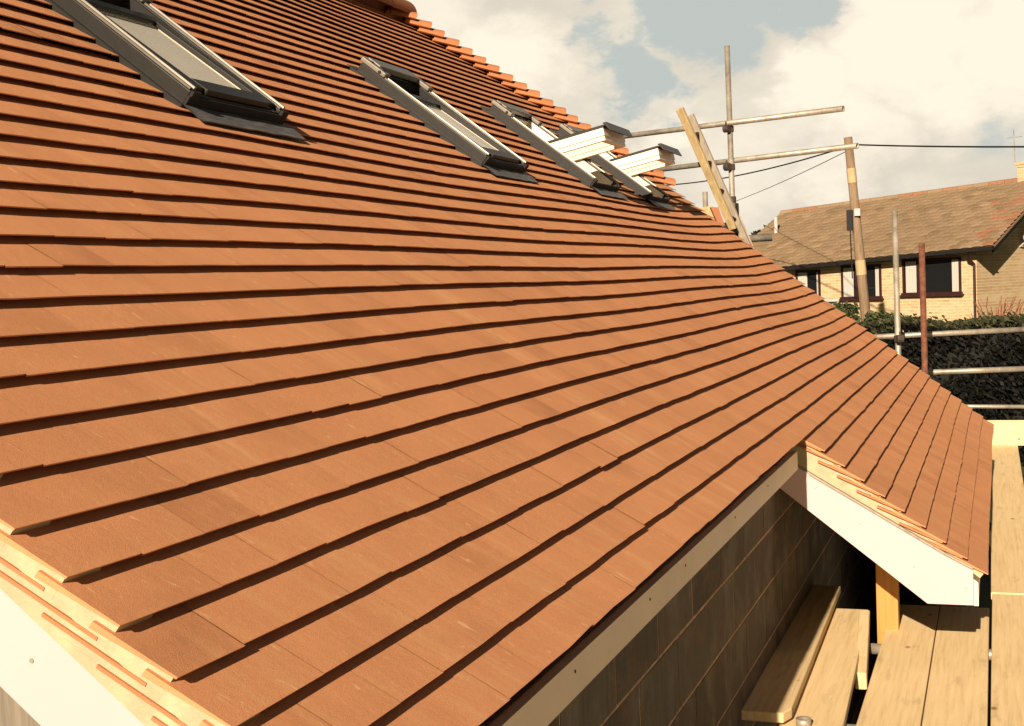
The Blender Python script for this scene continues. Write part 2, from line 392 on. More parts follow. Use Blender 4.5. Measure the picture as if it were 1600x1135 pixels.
# ------------------------------------------------------------------ ground
g = MB(); gn = 60
for i in range(gn):
    for j in range(gn):
        pass
def gh(x, y):
    return GZ + (.5 * sst(x, 60, 200)) + .03 * sin(x * .7) * cos(y * .9)
xs = [-60 + 4 * i for i in range(40)] + [100 + 40 * i for i in range(26)]
ys = [-500 + 40 * i for i in range(12)] + [-30 + 3 * i for i in range(21)] + [40 + 40 * i for i in range(14)]
vs = [(x, y, gh(x, y)) for x in xs for y in ys]; ny = len(ys)
g.add(vs, [(i * ny + j, (i + 1) * ny + j, (i + 1) * ny + j + 1, i * ny + j + 1) for i in range(len(xs) - 1) for j in range(ny - 1)])
tag(g.build('ground', M_GROUND, smooth=True), kind='structure')

q = MB(); q.prism([(-6, -14, GZ + .03), (13, -14, GZ + .03), (13, -1.5, GZ + .03), (-6, -1.5, GZ + .03)], (0, 0, .03))  # unseen pale slab added to bounce sun onto fascia and wall
tag(q.build('unseen_bounce_slab', plain('pale_bounce_slab', (.50, .45, .36), .9, var=.15, scale=3)), kind='structure')
# ================================================================== the new tiled roof
house = empty('house_extension', (0, 0, GZ))
tag(house, 'new extension roof of plain orange terracotta tiles with roof windows filling the foreground', 'house')
house_kids = []
def hp(mb, name, m, **k):
    o = mb.build(name, m, **k); o.parent = house; o.matrix_parent_inverse = Matrix.Translation((0, 0, -GZ)); return o

A_END = 9.58; HIP_B = 1.98; RIDGE_B = 4.06
WIN = [(2.185, 1.735), (4.80, 1.74), (6.67, 1.735), (8.00, 1.70)]; WW = .605; WL = .83
def und(a, b):
    """the slightly uneven lie of the whole slope"""
    n = -.010 * sin(pi * max(0, min(1, a / 9.6))) - .004 * sin(a * 1.7 + b * .8)
    n += .030 * sst(a, 8.3, 9.7) * (1 - .5 * sst(b, -.2, -1.2))
    n += .006 * sst(b, .2, -.4) * (1 - sst(a, 0, 2))
    return n
GA = .1; TW = .165; STEP = .0165
def a_limit(b):
    return A_END if b < HIP_B else A_END + .03 - (b - HIP_B) * C
tiles = MB()
def tile(a0, a1, b0, lift=0.0, tone=.5, skew=0.0, blen=.14, cam_=.0012, side_l=True, side_r=True):
    seg = 3; top = []; bot = []
    for r, (bb, nn_) in enumerate(((b0, STEP), (b0 + blen, STEP - STEP * blen / GA))):
        for i in range(seg + 1):
            u = i / seg; a = a0 + (a1 - a0) * u
            h = cam_ * 4 * u * (1 - u)
            l = lift * (1 - .6 * r)
            n = nn_ + und(a, bb) + l + h
            sk = skew * (u - .5)
            if r == 0:
                top.append(RP(a, bb + sk, n)); bot.append(RP(a, bb + sk + .0006, n - .0036))
            else:
                top.append(RP(a, bb, n)); bot.append(RP(a, bb, n - .011))
    k = seg + 1; vs = top + bot
    fs = []
    for i in range(seg):
        fs.append((i, i + 1, k + i + 1, k + i))                                  # top
        fs.append((2 * k + i, 2 * k + i + 1, i + 1, i))                           # tail face
        fs.append((2 * k + i, 3 * k + i, 3 * k + i + 1, 2 * k + i + 1))           # underside
    if side_l: fs.append((0, k, 3 * k, 2 * k))
    if side_r: fs.append((k - 1, 2 * k + k - 1, 3 * k + k - 1, k + k - 1))
    tiles.add(vs, fs, tone)
kmax = int((RIDGE_B - .06) / GA)
for k in range(-12, kmax + 1):
    b0 = k * GA
    start = -.02 if k >= -3 else 4.245
    lim = a_limit(b0 + .02)
    # half-bond: the verge carries a tile-and-a-half every other course
    w0 = TW * 1.5 if k % 2 else TW
    a = start; first = True
    rowj = R_(-.0015, .0015)
    while a < lim - .03:
        w = w0 if first else TW
        first = False
        e = min(a + w, lim)
        if lim - e < .06: e = lim
        tone = max(0, min(1, random.gauss(.5, .2)))
        lift = abs(random.gauss(0, .0003)) 
        if k == 20 and a < 2.2: lift += .004; tone = .0
        sk = random.gauss(0, .0014)
        bj = b0 + rowj + random.gauss(0, .0007) - (.0035 if random.random() < .035 else 0)
        g_ = R_(.0003, .0010)
        segs = [(a, e - g_)]
        for wa, wb in WIN:
            ia0, ia1, ib0, ib1 = wa + .02, wa + WW - .02, wb + .0, wb + WL - .03
            if b0 + .10 > ib0 + .03 and b0 < ib1 - .02:
                ns = []
                for s0, s1 in segs:
                    if s1 <= ia0 or s0 >= ia1: ns.append((s0, s1)); continue
                    if s0 < ia0: ns.append((s0, ia0))
                    if s1 > ia1: ns.append((ia1, s1))
                segs = ns
        for s0, s1 in segs:
            if s1 - s0 > .012: tile(s0, s1, bj, lift, tone, sk, cam_=.0003, side_l=(s0 == start or s0 != a), side_r=(e >= lim - .001 or s1 < e - .002))
        a = e
hp(tiles, 'roof_tiles', M_TILE, fix=False)

# hip end slope (falls away from the camera) and rear slope
dk = MB()
hipA = A_END + .03
def deck(poly, t=.05):
    ps = [RP(a, b, -.055) for a, b in poly]; dk.prism(ps, RP(0, 0, .032))
frame_cut = []
# main deck in strips that leave the window openings free
def strip(a0, a1, b0, b1): deck([(a0, b0), (a1, b0), (a1, b1), (a0, b1)])
strip(.03, 9.5, -.26, 1.70)
cuts = [.03] + [v for wa, _ in WIN for v in (wa + .02, wa + WW - .02)] + [9.45]
for i in range(0, len(cuts), 2): strip(cuts[i], cuts[i + 1], 1.702, 2.1)
strip(.03, WIN[3][0] + .02, 2.622, 3.9)
for i in range(0, 8, 2): strip(cuts[i], min(cuts[i + 1], 9.0), 2.102, 2.62)
strip(WIN[3][0] + WW - .02, 9.0, 2.102, 2.62)
deck([(WIN[3][0] + .022, 2.622), (9.05, 2.622), (8.1, 3.9), (WIN[3][0] + .022, 3.9)])
strip(4.30, 9.5, -1.16, -.262)
hp(dk, 'roof_underlay', M_DARK)
en = MB()
apex = RP(8.02, RIDGE_B, 0); e1 = RP(A_END + .1, HIP_B - .02, -.03)
back = Vector((e1.x, 2 * apex.y - e1.y, e1.z))
en.prism([e1, back, apex], (-.03, 0, -.03))
b_eave = RP(0, -.3, 0)
en.prism([Vector((0, apex.y, apex.z)), apex, Vector((A_END, 2 * apex.y - e1.y, e1.z)), Vector((A_END, 2 * apex.y + .25, -.2)), Vector((0, 2 * apex.y + .25, -.2))], (0, 0, -.03))
hp(en, 'rear_roof_slope', M_BONNET)

# bonnet hip tiles, one per course
hip_dir = Vector((C, -C, -S)).normalized()
nrm = (Vector((0, -S, C)) + Vector((S, 0, C))).normalized()
side = hip_dir.cross(nrm).normalized()
def bonnet(b):
    m = MB(); P = RP(a_limit(b) + .012, b, 0)
    seg = 12; rows = []
    j = R_(-.02, .02)
    for t, r, lift in ((0.0, .120, .050 + R_(0, .008)), (-.19, .10, .0)):
        row = []
        for rr in (r, r - .020):
            for i in range(seg + 1):
                an = radians(-80 + 160 * i / seg) + j
                # flattened saddle section
                x = sin(an) * rr * 1.05; z = (cos(an) ** .8 if cos(an) > 0 else 0) * rr * .86
                row.append(P + hip_dir * (t + .05) + side * x + nrm * (z + lift - .05))
        rows.append(row)
    k = seg + 1; vs = rows[0] + rows[1]; o = 2 * k; fs = []
    for i in range(seg):
        fs.append((i, i + 1, o + i + 1, o + i)); fs.append((k + i, o + k + i, o + k + i + 1, k + i + 1)); fs.append((i, k + i, k + i + 1, i + 1))
    fs.append((0, o, o + k, k)); fs.append((seg, k + seg, o + k + seg, o + seg))
    m.add(vs, fs, R_(.2, .9))
    return m
nb = 0
for k in range(20, 41):
    o = hp(bonnet(k * GA + .02 + R_(-.004, .004)), 'hip_tile', M_BONNET, smooth=False)
# half-round ridge tiles
for i in range(18):
    x1 = 8.10 - i * .45; x0 = x1 - .45 + .006
    m = MB(); seg = 16; vs = []
    for x, rj in ((x0, 0), (x1, .003)):
        for rr in (.115, .098):
            for q in range(seg + 1):
                an = radians(-96 + 192 * q / seg)
                vs.append((x, apex.y + sin(an) * (rr + rj), apex.z + .035 + cos(an) * (rr + rj)))
    k = seg + 1; o = 2 * k; fs = []
    for q in range(seg):
        fs += [(q, q + 1, o + q + 1, o + q), (k + q, o + k + q, o + k + q + 1, k + q + 1), (q, k + q, k + q + 1, q + 1), (o + q, o + q + 1, o + k + q + 1, o + k + q)]
    fs += [(0, o, o + k, k), (seg, k + seg, o + k + seg, o + seg)]
    m.add(vs, fs, R_(.1, .9))
    if i == 0: m.box((x1 - .03, apex.y - .09, apex.z - .04), (x1 - .012, apex.y + .09, apex.z + .10), .3)
    hp(m, 'ridge_tile', M_RIDGE, smooth=False)

# verge bedding, bargeboards and fascias
def yz(x, pts): return [Vector((x, y, z)) for y, z in pts]
def rz(y, n=0): return y * S / C + n / C
mv = MB()
mv.prism(yz(-.010, [(-.235, rz(-.235, -.02)), (3.1, rz(3.1, -.02)), (3.1, rz(3.1) - .094), (-.235, rz(-.235) - .094)]), (.09, 0, 0))
for k in range(-2, 39):
    u_ = und(0, k * GA); mv.prism([RP(-.0125, k * GA + .006, -.03), RP(-.0125, k * GA + .006, STEP - .0065 + u_), RP(-.0125, k * GA + .1062, -.0055 + u_), RP(-.0125, k * GA + .1062, -.03)], (.08, 0, 0))
hp(mv, 'verge_mortar', M_MORTAR)
mb = MB()
mb.prism(yz(-.010, [(-.25, rz(-.25) - .094), (3.1, rz(3.1) - .094), (3.1, rz(3.1) - .235), (-.10, rz(-.10) - .235), (-.25, rz(-.10) - .235)]), (.024, 0, 0))
hp(mb, 'bargeboard', M_WHITE)
st = MB()
for k in range(-3, 40):
    b0 = k * GA + R_(-.01, .01)
    p0 = RP(.006, b0 + .03, -.026); p1 = RP(.006, b0 + .205, -.056)
    st.bar(p0, p1, .040, .0055, up=RP(0, 0, 1), tone=R_(.2, .8))
hp(st, 'verge_tile_edges', M_BONNET)
# porch verge (x = 4.26)
px = 4.262
mv = MB()
mv.prism(yz(px + .006, [(-.10, rz(-.10, -.032)), (-.10, -.245), (-.25, -.345), (-.785, -.668), (-.888, -.722), (-.888, rz(-.888, -.030))]), (.09, 0, 0))
for k in range(-12, -3):
    u_ = und(4.3, k * GA); mv.prism([RP(px + .001, k * GA + .012, -.03), RP(px + .001, k * GA + .012, STEP - .0075 + u_), RP(px + .001, k * GA + .110, -.0075 + u_), RP(px + .001, k * GA + .110, -.03)], (.08, 0, 0))
hp(mv, 'verge_mortar', M_MORTAR)
mb = MB()
mb.prism(yz(px - .016, [(-.09, -.245), (-.25, -.345), (-.785, -.668), (-.888, -.722), (-.888, -.868), (-.71, -.868), (-.09, -.373)]), (.024, 0, 0))
hp(mb, 'bargeboard', M_WHITE)
st = MB()
st.bar((px - .02, -.25, -.338), (px - .02, -.785, -.661), .016, .008); st.bar((px - .02, -.785, -.661), (px - .02, -.888, -.716), .016, .008)
hp(st, 'undercloak_strip', M_GREYWOOD)
st = MB()
for k in range(-11, -3):
    b0 = k * GA + R_(-.01, .01)
    st.bar(RP(px - .004, b0 + .02, -.004), RP(px + .001, b0 + .20, -.05), .022, .008, up=RP(0, 0, 1), tone=R_(.2, .8))
hp(st, 'verge_tile_edges', M_BONNET)
fa = MB()
fa.box((.015, -.212, -.312), (px - .085, -.190, -.236)); 
hp(fa, 'fascia', M_FASCIA)
fb = MB()
fb.box((px + .11, -.905, -.90), (9.5, -.885, -.745)); hp(fb, 'fascia', M_FASCIA)
for x in (1.02, 1.63, 2.02, 2.75, 3.4):
    nl = MB(); nl.tube((x, -.2135, -.262), (x, -.2115, -.262), .0035, 8); hp(nl, 'nail_head', M_BLACK)
sf = MB()
sf.box((.02, -.188, -.309), (px + .01, -.10, -.306)); 
hp(sf, 'soffit', M_FASCIA)
# walls
wl = MB(); wl.box((.10, -.0986, GZ), (9.29, .08, -.305), mi=1)
zt = -.307; row = 0; zj = [-.307, -.555, -.772, -.990, -1.207, -1.424, -1.641, -1.858, -2.075, -2.292]
for r in range(len(zj) - 1):
    zt, zb = zj[r] - (.005 if r else 0), zj[r + 1] + .005
    x = .03 + (.225 if r % 2 else 0) - .225 + .10
    while x < 9.2:
        xa, xb = max(.11, x + .005 + R_(-.002, .002)), min(9.28, x + .445 + R_(-.002, .002))
        if xb - xa > .03:
            f_ = -.1002 + R_(-.0008, .0008)
            wl.box((xa, f_, zb + R_(-.0015, .0015)), (xb, -.0900, zt + R_(-.0015, .0015)), R_(0, 1))
        x += .45
hp(wl, 'block_wall', [M_BLOCK, M_JOINT])
wl = MB(); wl.box((6.6, -.80, GZ), (9.29, -.64, -.90)); hp(wl, 'unseen_porch_wall', M_BLOCK)  # out of view, kept to shut ambient light out of the porch
gw = MB()
gp = [(-.09, GZ), (6.45, GZ), (6.45, -.3), (apex.y, apex.z - .2), (-.09, rz(-.09) - .2)]
gw.prism([Vector((.035, y, z)) for y, z in gp], (.06, 0, 0)); hp(gw, 'gable_wall', M_RIBWALL)
gw = MB(); gw.prism([Vector((9.3, y, z)) for y, z in [(-.80, GZ), (6.45, GZ), (6.45, -.3), (4.6, 1.1), (1.9, 1.1), (-.80, rz(-.80) - .12)]], (.12, 0, 0)); hp(gw, 'far_gable_wall', M_BLOCK)
for bx, bp in ((px - .016, ((-.27, -.40), (-.45, -.545), (-.66, -.72), (-.86, -.80))), (-.010, ((.10, -.075), (.22, .02)))):
    for ny_, nz_ in bp:
        nl = MB(); nl.tube((bx - .0015, ny_, nz_), (bx + .002, ny_, nz_), .0035, 8); hp(nl, 'nail_head', M_STEEL)
ps = MB(); ps.box((4.765, -.557, GZ), (4.86, -.463, -.64)); hp(ps, 'porch_post', M_POST, bevel=.004)

# ------------------------------------------------------------------ roof windows
def roof_window(wa, wb, ang, label):
    fr = MB(); T = .045
    h0, h1 = -.06, .064
    # side cladding rails, each a stepped profile
    for x0, x1 in ((0, T), (WW - T, WW)):
        fr.box((x0, 0, h0), (x1, WL, h1))
    fr.box((T + .001, WL - .07, h0), (WW - T - .001, WL, h1 - .004))
    fr.box((T + .001, 0, h0), (WW - T - .001, .035, h1 - .045))
    root = fr.build('roof_window', M_ALU, bevel=.004)
    root.rotation_euler = (TH, 0, 0); root.location = RP(wa, wb, .004 + und(wa, wb))
    root.parent = house; root.matrix_parent_inverse = Matrix.Translation((0, 0, -GZ))
    root['label'] = label
    def part(mb, name, m, **k): return mb.build(name, m, parent=root, **k)
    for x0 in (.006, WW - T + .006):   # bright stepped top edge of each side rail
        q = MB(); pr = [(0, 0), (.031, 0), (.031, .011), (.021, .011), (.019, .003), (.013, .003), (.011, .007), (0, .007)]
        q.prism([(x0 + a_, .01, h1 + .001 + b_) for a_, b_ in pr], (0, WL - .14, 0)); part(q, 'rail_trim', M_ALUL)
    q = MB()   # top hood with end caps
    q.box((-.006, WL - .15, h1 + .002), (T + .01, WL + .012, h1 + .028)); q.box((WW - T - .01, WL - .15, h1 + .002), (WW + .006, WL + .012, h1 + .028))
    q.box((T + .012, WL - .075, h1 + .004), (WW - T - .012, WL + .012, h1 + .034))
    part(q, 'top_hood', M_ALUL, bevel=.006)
    for p_, q_ in (((-.009, WL - .115, h1 + .015), (-.005, WL - .115, h1 + .015)), ((.022, WL - .12, h1 + .029), (.022, WL - .12, h1 + .033)), ((.022, WL - .04, h1 + .029), (.022, WL - .04, h1 + .033))):
        q = MB(); q.tube(p_, q_, .009, 12); part(q, 'hinge_screw', M_BLACK)
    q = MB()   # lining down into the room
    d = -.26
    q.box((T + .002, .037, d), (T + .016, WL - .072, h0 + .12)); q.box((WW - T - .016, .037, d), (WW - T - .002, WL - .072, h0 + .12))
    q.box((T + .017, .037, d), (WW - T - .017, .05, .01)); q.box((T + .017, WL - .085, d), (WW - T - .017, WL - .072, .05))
    part(q, 'lining', M_PINE if abs(ang) > 20 else M_DARK)  # near-shut windows: lining painted dark for the shade inside the opening
    q = MB(); q.box((T + .017, .051, d), (WW - T - .017, WL - .086, d + .01)); part(q, 'room_void', M_DARK)  # dark panel closing the shaft, stands in for the unlit room
    # black panels over the lower front, its shade put into their colour
    q = MB(); q.box((-.002, -.010, -.03), (WW + .002, -.001, .050)); q.box((.002, -.012, .050), (T, -.001, h1 + .004)); q.box((WW - T, -.012, .05), (WW - .002, -.001, h1 + .004))
    part(q, 'bottom_shade', M_BLACK)
    # sash, hung on its middle axis
    sx0, sx1 = T + .004, WW - T - .004; hl = (WL / 2 - .028) if abs(ang) > 20 else .285; tk = .06; yc = WL / 2 if abs(ang) > 20 else .032 + hl
    sa = MB(); e = .05
    sa.box((sx0, -hl, -tk), (sx0 + e, hl, -.012)); sa.box((sx1 - e, -hl, -tk), (sx1, hl, -.012))
    sa.box((sx0 + e, -hl, -tk), (sx1 - e, -hl + e, -.012)); sa.box((sx0 + e, hl - e, -tk), (sx1 - e, hl, -.012))
    if abs(ang) > 20:
        sa.box((sx0 + .008, -hl + .004, -tk - .03), (sx0 + e - .006, hl * .35, -tk)); sa.box((sx1 - e + .006, -hl + .004, -tk - .03), (sx1 - .008, hl * .35, -tk)); sa.box((sx0 + e - .005, -hl + .004, -tk - .03), (sx1 - e + .005, -hl + .04, -tk))
    sash = part(sa, 'sash', M_PINE, bevel=.003)
    sash.location = (0, yc, h1 - .006); sash.rotation_euler = (radians(-ang), 0, 0)
    cl_ = MB()
    cl_.box((sx0 - .0, -hl - .006, -.0115), (sx0 + .058, hl, .006)); cl_.box((sx1 - .058, -hl - .006, -.0115), (sx1, hl, .006))
    cl_.box((sx0 + .059, -hl - .018, -.0115), (sx1 - .059, -hl + .055, .008)); cl_.box((sx0 + .059, hl - .05, -.0115), (sx1 - .059, hl, .006))
    if abs(ang) < 20: cl_.box((sx0, -hl - .030, -.066), (sx1, -hl - .0065, -.012))
    if abs(ang) > 20:
        cl_.hexa([(sx0 - .02, -hl - .055, -.045), (sx1 + .02, -hl - .055, -.045), (sx1 + .02, -hl - .045, -.045), (sx0 - .02, -hl - .045, -.045), (sx0 - .02, -hl - .035, .014), (sx1 + .02, -hl - .035, .014), (sx1 + .02, -hl - .007, .014), (sx0 - .02, -hl - .007, .014)])
    c1 = cl_.build('sash_cladding', M_ALU, parent=root, bevel=.003); c1.location = sash.location; c1.rotation_euler = sash.rotation_euler
    gl = MB(); gl.box((sx0 + .051, -hl + .056, -.012), (sx1 - .051, hl - .051, -.005))
    g1 = gl.build('glass_pane', M_GLASS, parent=root); g1.location = sash.location; g1.rotation_euler = sash.rotation_euler
    if abs(ang) < 20:
        bl = MB(); bl.box((sx0 + .051, -hl + .056, -.020), (sx1 - .051, hl - .052, -.017))  # added pale sheet imitating bright sky reflected in the glass
        b1 = bl.build('sky_reflection_sheet', M_SKYSHEET, parent=root); b1.location = sash.location; b1.rotation_euler = sash.rotation_euler
    # lead apron dressed over the tiles below, side gutters
    ap = MB(); nx, nyy = 14, 5; vs = []
    for i in range(nx + 1):
        for j in range(nyy + 1):
            x = -.012 + (WW + .055) * i / nx; y = -.012 - .082 * j / nyy + .0015 * sin(i * 1.9) * j / nyy
            vs.append((x, y, .021 + (.001 * sin(i * 1.3 + j)) - .002 * j / nyy))
    n0 = len(vs); vs += [(x, y, z - .004) for x, y, z in vs]
    k = nyy + 1; fs = []
    for i in range(nx):
        for j in range(nyy):
            a_ = i * k + j; fs.append((a_, a_ + 1, a_ + k + 1, a_ + k)); a_ += n0; fs.append((a_, a_ + k, a_ + k + 1, a_ + 1))
        fs.append((i * k + nyy, (i + 1) * k + nyy, n0 + (i + 1) * k + nyy, n0 + i * k + nyy))
    ap.add(vs, fs); part(ap, 'lead_apron', M_LEAD, smooth=True, fix=False)
    q = MB(); q.box((-.022, -.01, -.04), (-.003, WL, .018)); q.box((WW + .003, -.01, -.04), (WW + .022, WL, .018)); q.box((-.022, WL + .001, -.03), (WW + .022, WL + .05, .016))
    part(q, 'side_flashing', M_ALU)
    return root
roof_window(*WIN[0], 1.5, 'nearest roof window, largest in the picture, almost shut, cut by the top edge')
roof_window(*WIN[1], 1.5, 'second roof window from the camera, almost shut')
roof_window(*WIN[2], 50, 'third roof window from the camera, sash swung wide open')
roof_window(*WIN[3], 50, 'farthest roof window, sash swung wide open')

# ================================================================== scaffold boards
BZ = -1.12; BT = .038
def board(pts, z, label, m=M_BOARD, t=BT, name='scaffold_board', group='boards of the scaffold platform', cat='board'):
    q = MB(); q.prism([Vector((x, y, z - t)) for x, y in pts], (0, 0, t))
    o = q.build(name, m, bevel=.005); tag(o, label, cat, group); return o
board([(-.6, -.49), (5.27, -.500), (5.27, -.712), (-.6, -.724)], BZ, 'pale scaffold board passing beside the orange porch post, innermost of the platform')
board([(-.6, -.7275), (5.27, -.716), (5.27, -.938), (-.6, -.944)], BZ + .0, 'pale scaffold board whose middle lies under the pointed shadow of the porch eave', M_BOARD)
board([(1.9, -.950), (5.568, -.950), (5.568, -1.178), (1.9, -1.178)], BZ, 'near outer scaffold board at the bottom right corner of the picture')
board([(5.576, -.944), (11.44, -.925), (11.44, -1.150), (5.576, -1.172)], BZ + .004, 'far outer scaffold board running past the porch eave to the toe board')
board([(2.6, -.255), (5.17, -.172), (5.17, -.391), (2.6, -.482)], BZ - .008, 'lower loose board with a pipe stub on it, beside the gap in the platform', M_BOARD)
o = board([(3.36, -.065), (3.40, -.048), (5.42, -.02), (5.42, -.235), (3.42, -.272), (3.355, -.250)], -1.075, 'loose board half in shadow lying against the block wall on top of another board', M_BOARD2, group='boards of the scaffold platform')
q = MB(); q.box((11.45, -1.75, BZ + .002), (11.49, .9, BZ + .228)); tag(q.build('toe_board', M_BOARD, bevel=.004), 'upright toe board closing the far end of the scaffold platform', 'toe board')
q = MB(); q.hexa([(3.9, -.452, -1.30), (3.95, -.482, -1.30), (3.98, -.462, -1.30), (3.93, -.430, -1.30), (4.96, -.378, -1.105), (4.985, -.415, -1.105), (5.0, -.40, -1.085), (4.975, -.370, -1.085)])
q = MB(); q.bar((4.22, -.440, -1.20), (4.90, -.398, -1.10), .048, .075); 
tag(q.build('timber_offcut', M_BOARD2, bevel=.006), 'short rough timber offcut lodged in the gap between the boards', 'offcut')

# ------------------------------------------------------------------ scaffold tubes
TR = .0242
def stube(p, q, label, m=M_STEEL, name='scaffold_tube', group='scaffold tubes', cat='scaffold tube', r=TR, open_=True):
    b = MB(); b.tube(p, q, r, 18, inner=(r - .004) if open_ else None); o = b.build(name, m)
    for f in o.data.polygons: f.use_smooth = len(f.vertices) == 4
    tag(o, label, cat, group); return o
P1a, P1b = Vector((10.52, 1.158, -2.38)), Vector((10.625, 1.199, 2.519))
stube(P1a, P1b, 'tallest upright scaffold tube crossing both ledgers above the far verge')
T1a, T1b = Vector((10.974, 2.60, 1.84)), Vector((10.155, .166, 1.838)); T1a = T1b + (Vector((10.974, 2.19, 1.84)) - T1b) * 1.35
stube(T1a, T1b, 'upper horizontal scaffold tube against the sky, ending in mid air')
T2a, T2b = Vector((11.063, 1.887, 1.517)), Vector((10.018, .048, 1.514)); T2a = T2b + (T2a - T2b) * 1.5
stube(T2a, T2b, 'lower horizontal scaffold tube against the sky, ending by the wooden pole')
stube((10.27, -.222, -2.38), (10.395, -.206, .985), 'grey upright scaffold tube between the telegraph pole and the rusty one')
stube((9.80, -.456, -2.38), (9.929, -.439, .699), 'rusty brown upright scaffold tube', M_RUST)
R1a, R1b = Vector((10.78, .35, -.093)), Vector((11.49, -1.62, -.070))
stube(R1a, R1b, 'top guard rail tube in front of the dark hedge', r=TR)
R2a, R2b = Vector((10.93, -.15, -.417)), Vector((11.45, -1.62, -.421))
stube(R2a, R2b, 'middle guard rail tube in front of the dark hedge, under the top one')
stube((15.1, -.1, -1.11), (15.75, -1.9, -1.20), 'thin lowest rail showing just over the toe board')
stube((3.56, -.30, -1.19), (3.56, -1.5, -1.19), 'near transom tube seen end-on in the gap between boards')
stube((4.70, -.30, -1.19), (4.70, -1.5, -1.19), 'far transom tube under the boards by the foot of the porch post')
stube((3.385, -.318, -1.1275), (3.385, -.318, -1.098), 'stub of a pipe standing on the lower loose board', r=.027)
stube((16.2, 3.2, .95), (16.704, 1.787, .987), 'far horizontal tube below the distant trees', r=.05)
stube((9.35, -1.235, -2.38), (9.45, -1.232, -.76), 'short upright scaffold tube beside the outer board at the right edge of the picture')
stube((10.96, 1.49, -.5), (10.974, 1.505, 1.276), 'short grey stub upright beside the foot of the ladder')
def coupler(P, d1, d2, label):
    b = MB(); P = Vector(P); d1 = Vector(d1).normalized(); d2 = Vector(d2).normalized(); n = d1.cross(d2).normalized()
    b.tube(P - d1 * .026, P + d1 * .026, .034, 12); b.tube(P + n * .05 - d2 * .026, P + n * .05 + d2 * .026, .034, 12)
    b.box(P - Vector((.02, .02, .02)), P + n * .05 + Vector((.02, .02, .02)))
    b.tube(P + d2 * .03 - n * .02, P + d2 * .06 - n * .02, .009, 8); b.tube(P + n * .06 + d1 * .03, P + n * .06 + d1 * .06, .009, 8)
    tag(b.build('scaffold_coupler', M_COUP), label, 'coupler', 'scaffold couplers')
def on(a, b, z): return a + (b - a) * ((z - a.z) / (b.z - a.z))
upv = P1b - P1a
def near(a, b, P):
    d = b - a; return a + d * ((P - a).dot(d) / d.dot(d))
coupler(on(P1a, P1b, 1.79), upv, T1a - T1b, 'coupler gripping the tallest upright at the upper ledger')
coupler(on(P1a, P1b, 1.455), upv, T2a - T2b, 'coupler gripping the tallest upright at the lower ledger')
coupler(on(P1a, P1b, 1.17), upv, (1, .3, 0), 'upper of the two couplers low on the tallest upright')
coupler(on(P1a, P1b, 1.06), upv, (.3, 1, 0), 'lower of the two couplers low on the tallest upright')
coupler((10.335, -.214, -.08), (0, 0, 1), R1a - R1b, 'coupler where the grey upright meets the top guard rail')
coupler((9.875, -.447, -.40), (0, 0, 1), R2a - R2b, 'coupler where the rusty upright meets the middle guard rail')

# ------------------------------------------------------------------ ladder and bits beyond the far verge
lad = empty('ladder', (10.3, 1.2, .75)); tag(lad, 'pale timber ladder leaning over the far verge', 'ladder')
def lp(mb, name, m, **k):
    o = mb.build(name, m, **k); o.parent = lad; o.matrix_parent_inverse = Matrix.Translation((-10.3, -1.2, -.75)); return o
l1t, l1b = Vector((10.051, 1.515, 1.935)), Vector((10.445, 1.160, .905)); l2t, l2b = Vector((10.375, 1.497, 1.913)), Vector((10.567, 1.061, .753))
q = MB(); q.bar(l1t, l1b, .034, .07, up=(.3, 1, 0)); lp(q, 'side_rail', M_LADDER, bevel=.006)
q = MB(); q.bar(l2t, l2b, .034, .07, up=(.3, 1, 0)); lp(q, 'side_rail', M_GREYWOOD, bevel=.006)
for t in (.14, .36, .58, .80):
    q = MB(); q.tube(l1t.lerp(l1b, t + .08), l2t.lerp(l2b, t), .016, 10); lp(q, 'rung', M_FRAMEB)

def slab(pts, d, name, m, label, cat):
    q = MB(); q.prism([Vector(p) for p in pts], d); return tag(q.build(name, m, bevel=.003), label, cat)
slab([(10.332, 1.48, 1.098), (10.385, 1.332, 1.114), (10.408, 1.236, .92), (10.398, 1.253, .80), (10.33, 1.45, .80)], (.02, 0, 0), 'plywood_sheet', M_PLY, 'pale plywood sheet leaning beyond the far verge beside the ladder', 'plywood sheet')
slab([(10.183, 1.301, 1.093), (10.205, 1.238, 1.09), (10.214, 1.187, .93), (10.199, 1.229, .91)], (.04, .02, 0), 'clay_tile_offcut', M_RIDGE, 'dark red brown tile piece standing against the plywood sheet', 'tile piece')
slab([(10.839, 1.263, 1.175), (10.866, 1.185, 1.148), (10.854, 1.175, .60), (10.827, 1.261, .60)], (.03, 0, 0), 'upright_board', M_PLY, 'short upright pale board behind the foot of the ladder', 'board')
slab([(10.597, 1.31, .963), (10.64, 1.20, .985), (10.659, 1.134, .95), (10.658, 1.09, .70), (10.619, 1.3, .60)], (.03, 0, 0), 'black_sheeting', M_BLACK, 'crumpled black plastic sheeting at the foot of the ladder', 'sheeting')
slab([(10.547, 1.162, 1.021), (10.564, 1.115, 1.019), (10.600, .96, .62), (10.578, 1.02, .62)], (.035, .01, 0), 'grey_plank', M_GREYWOOD, 'weathered grey plank leaning just right of the ladder foot', 'plank')
q = MB(); q.prism([(30.124, 2.741, -.10), (30.25, 2.385, -.12), (30.25, 2.385, -.18), (30.124, 2.741, -.17)], (.6, .2, 0)); q.box((30.3, 2.50, GZ), (30.7, 2.80, -.17))
tag(q.build('white_canopy', M_DISH, bevel=.01), 'small flat white canopy against the brick house, just over the roof verge', 'canopy')
stube((39.0, 5.075, -.2), (39.0, 5.075, 2.17), 'thin white vent pipe left of the brown roof of the neighbouring house', M_WHITE, 'vent_pipe', None, 'vent pipe', .05, False)

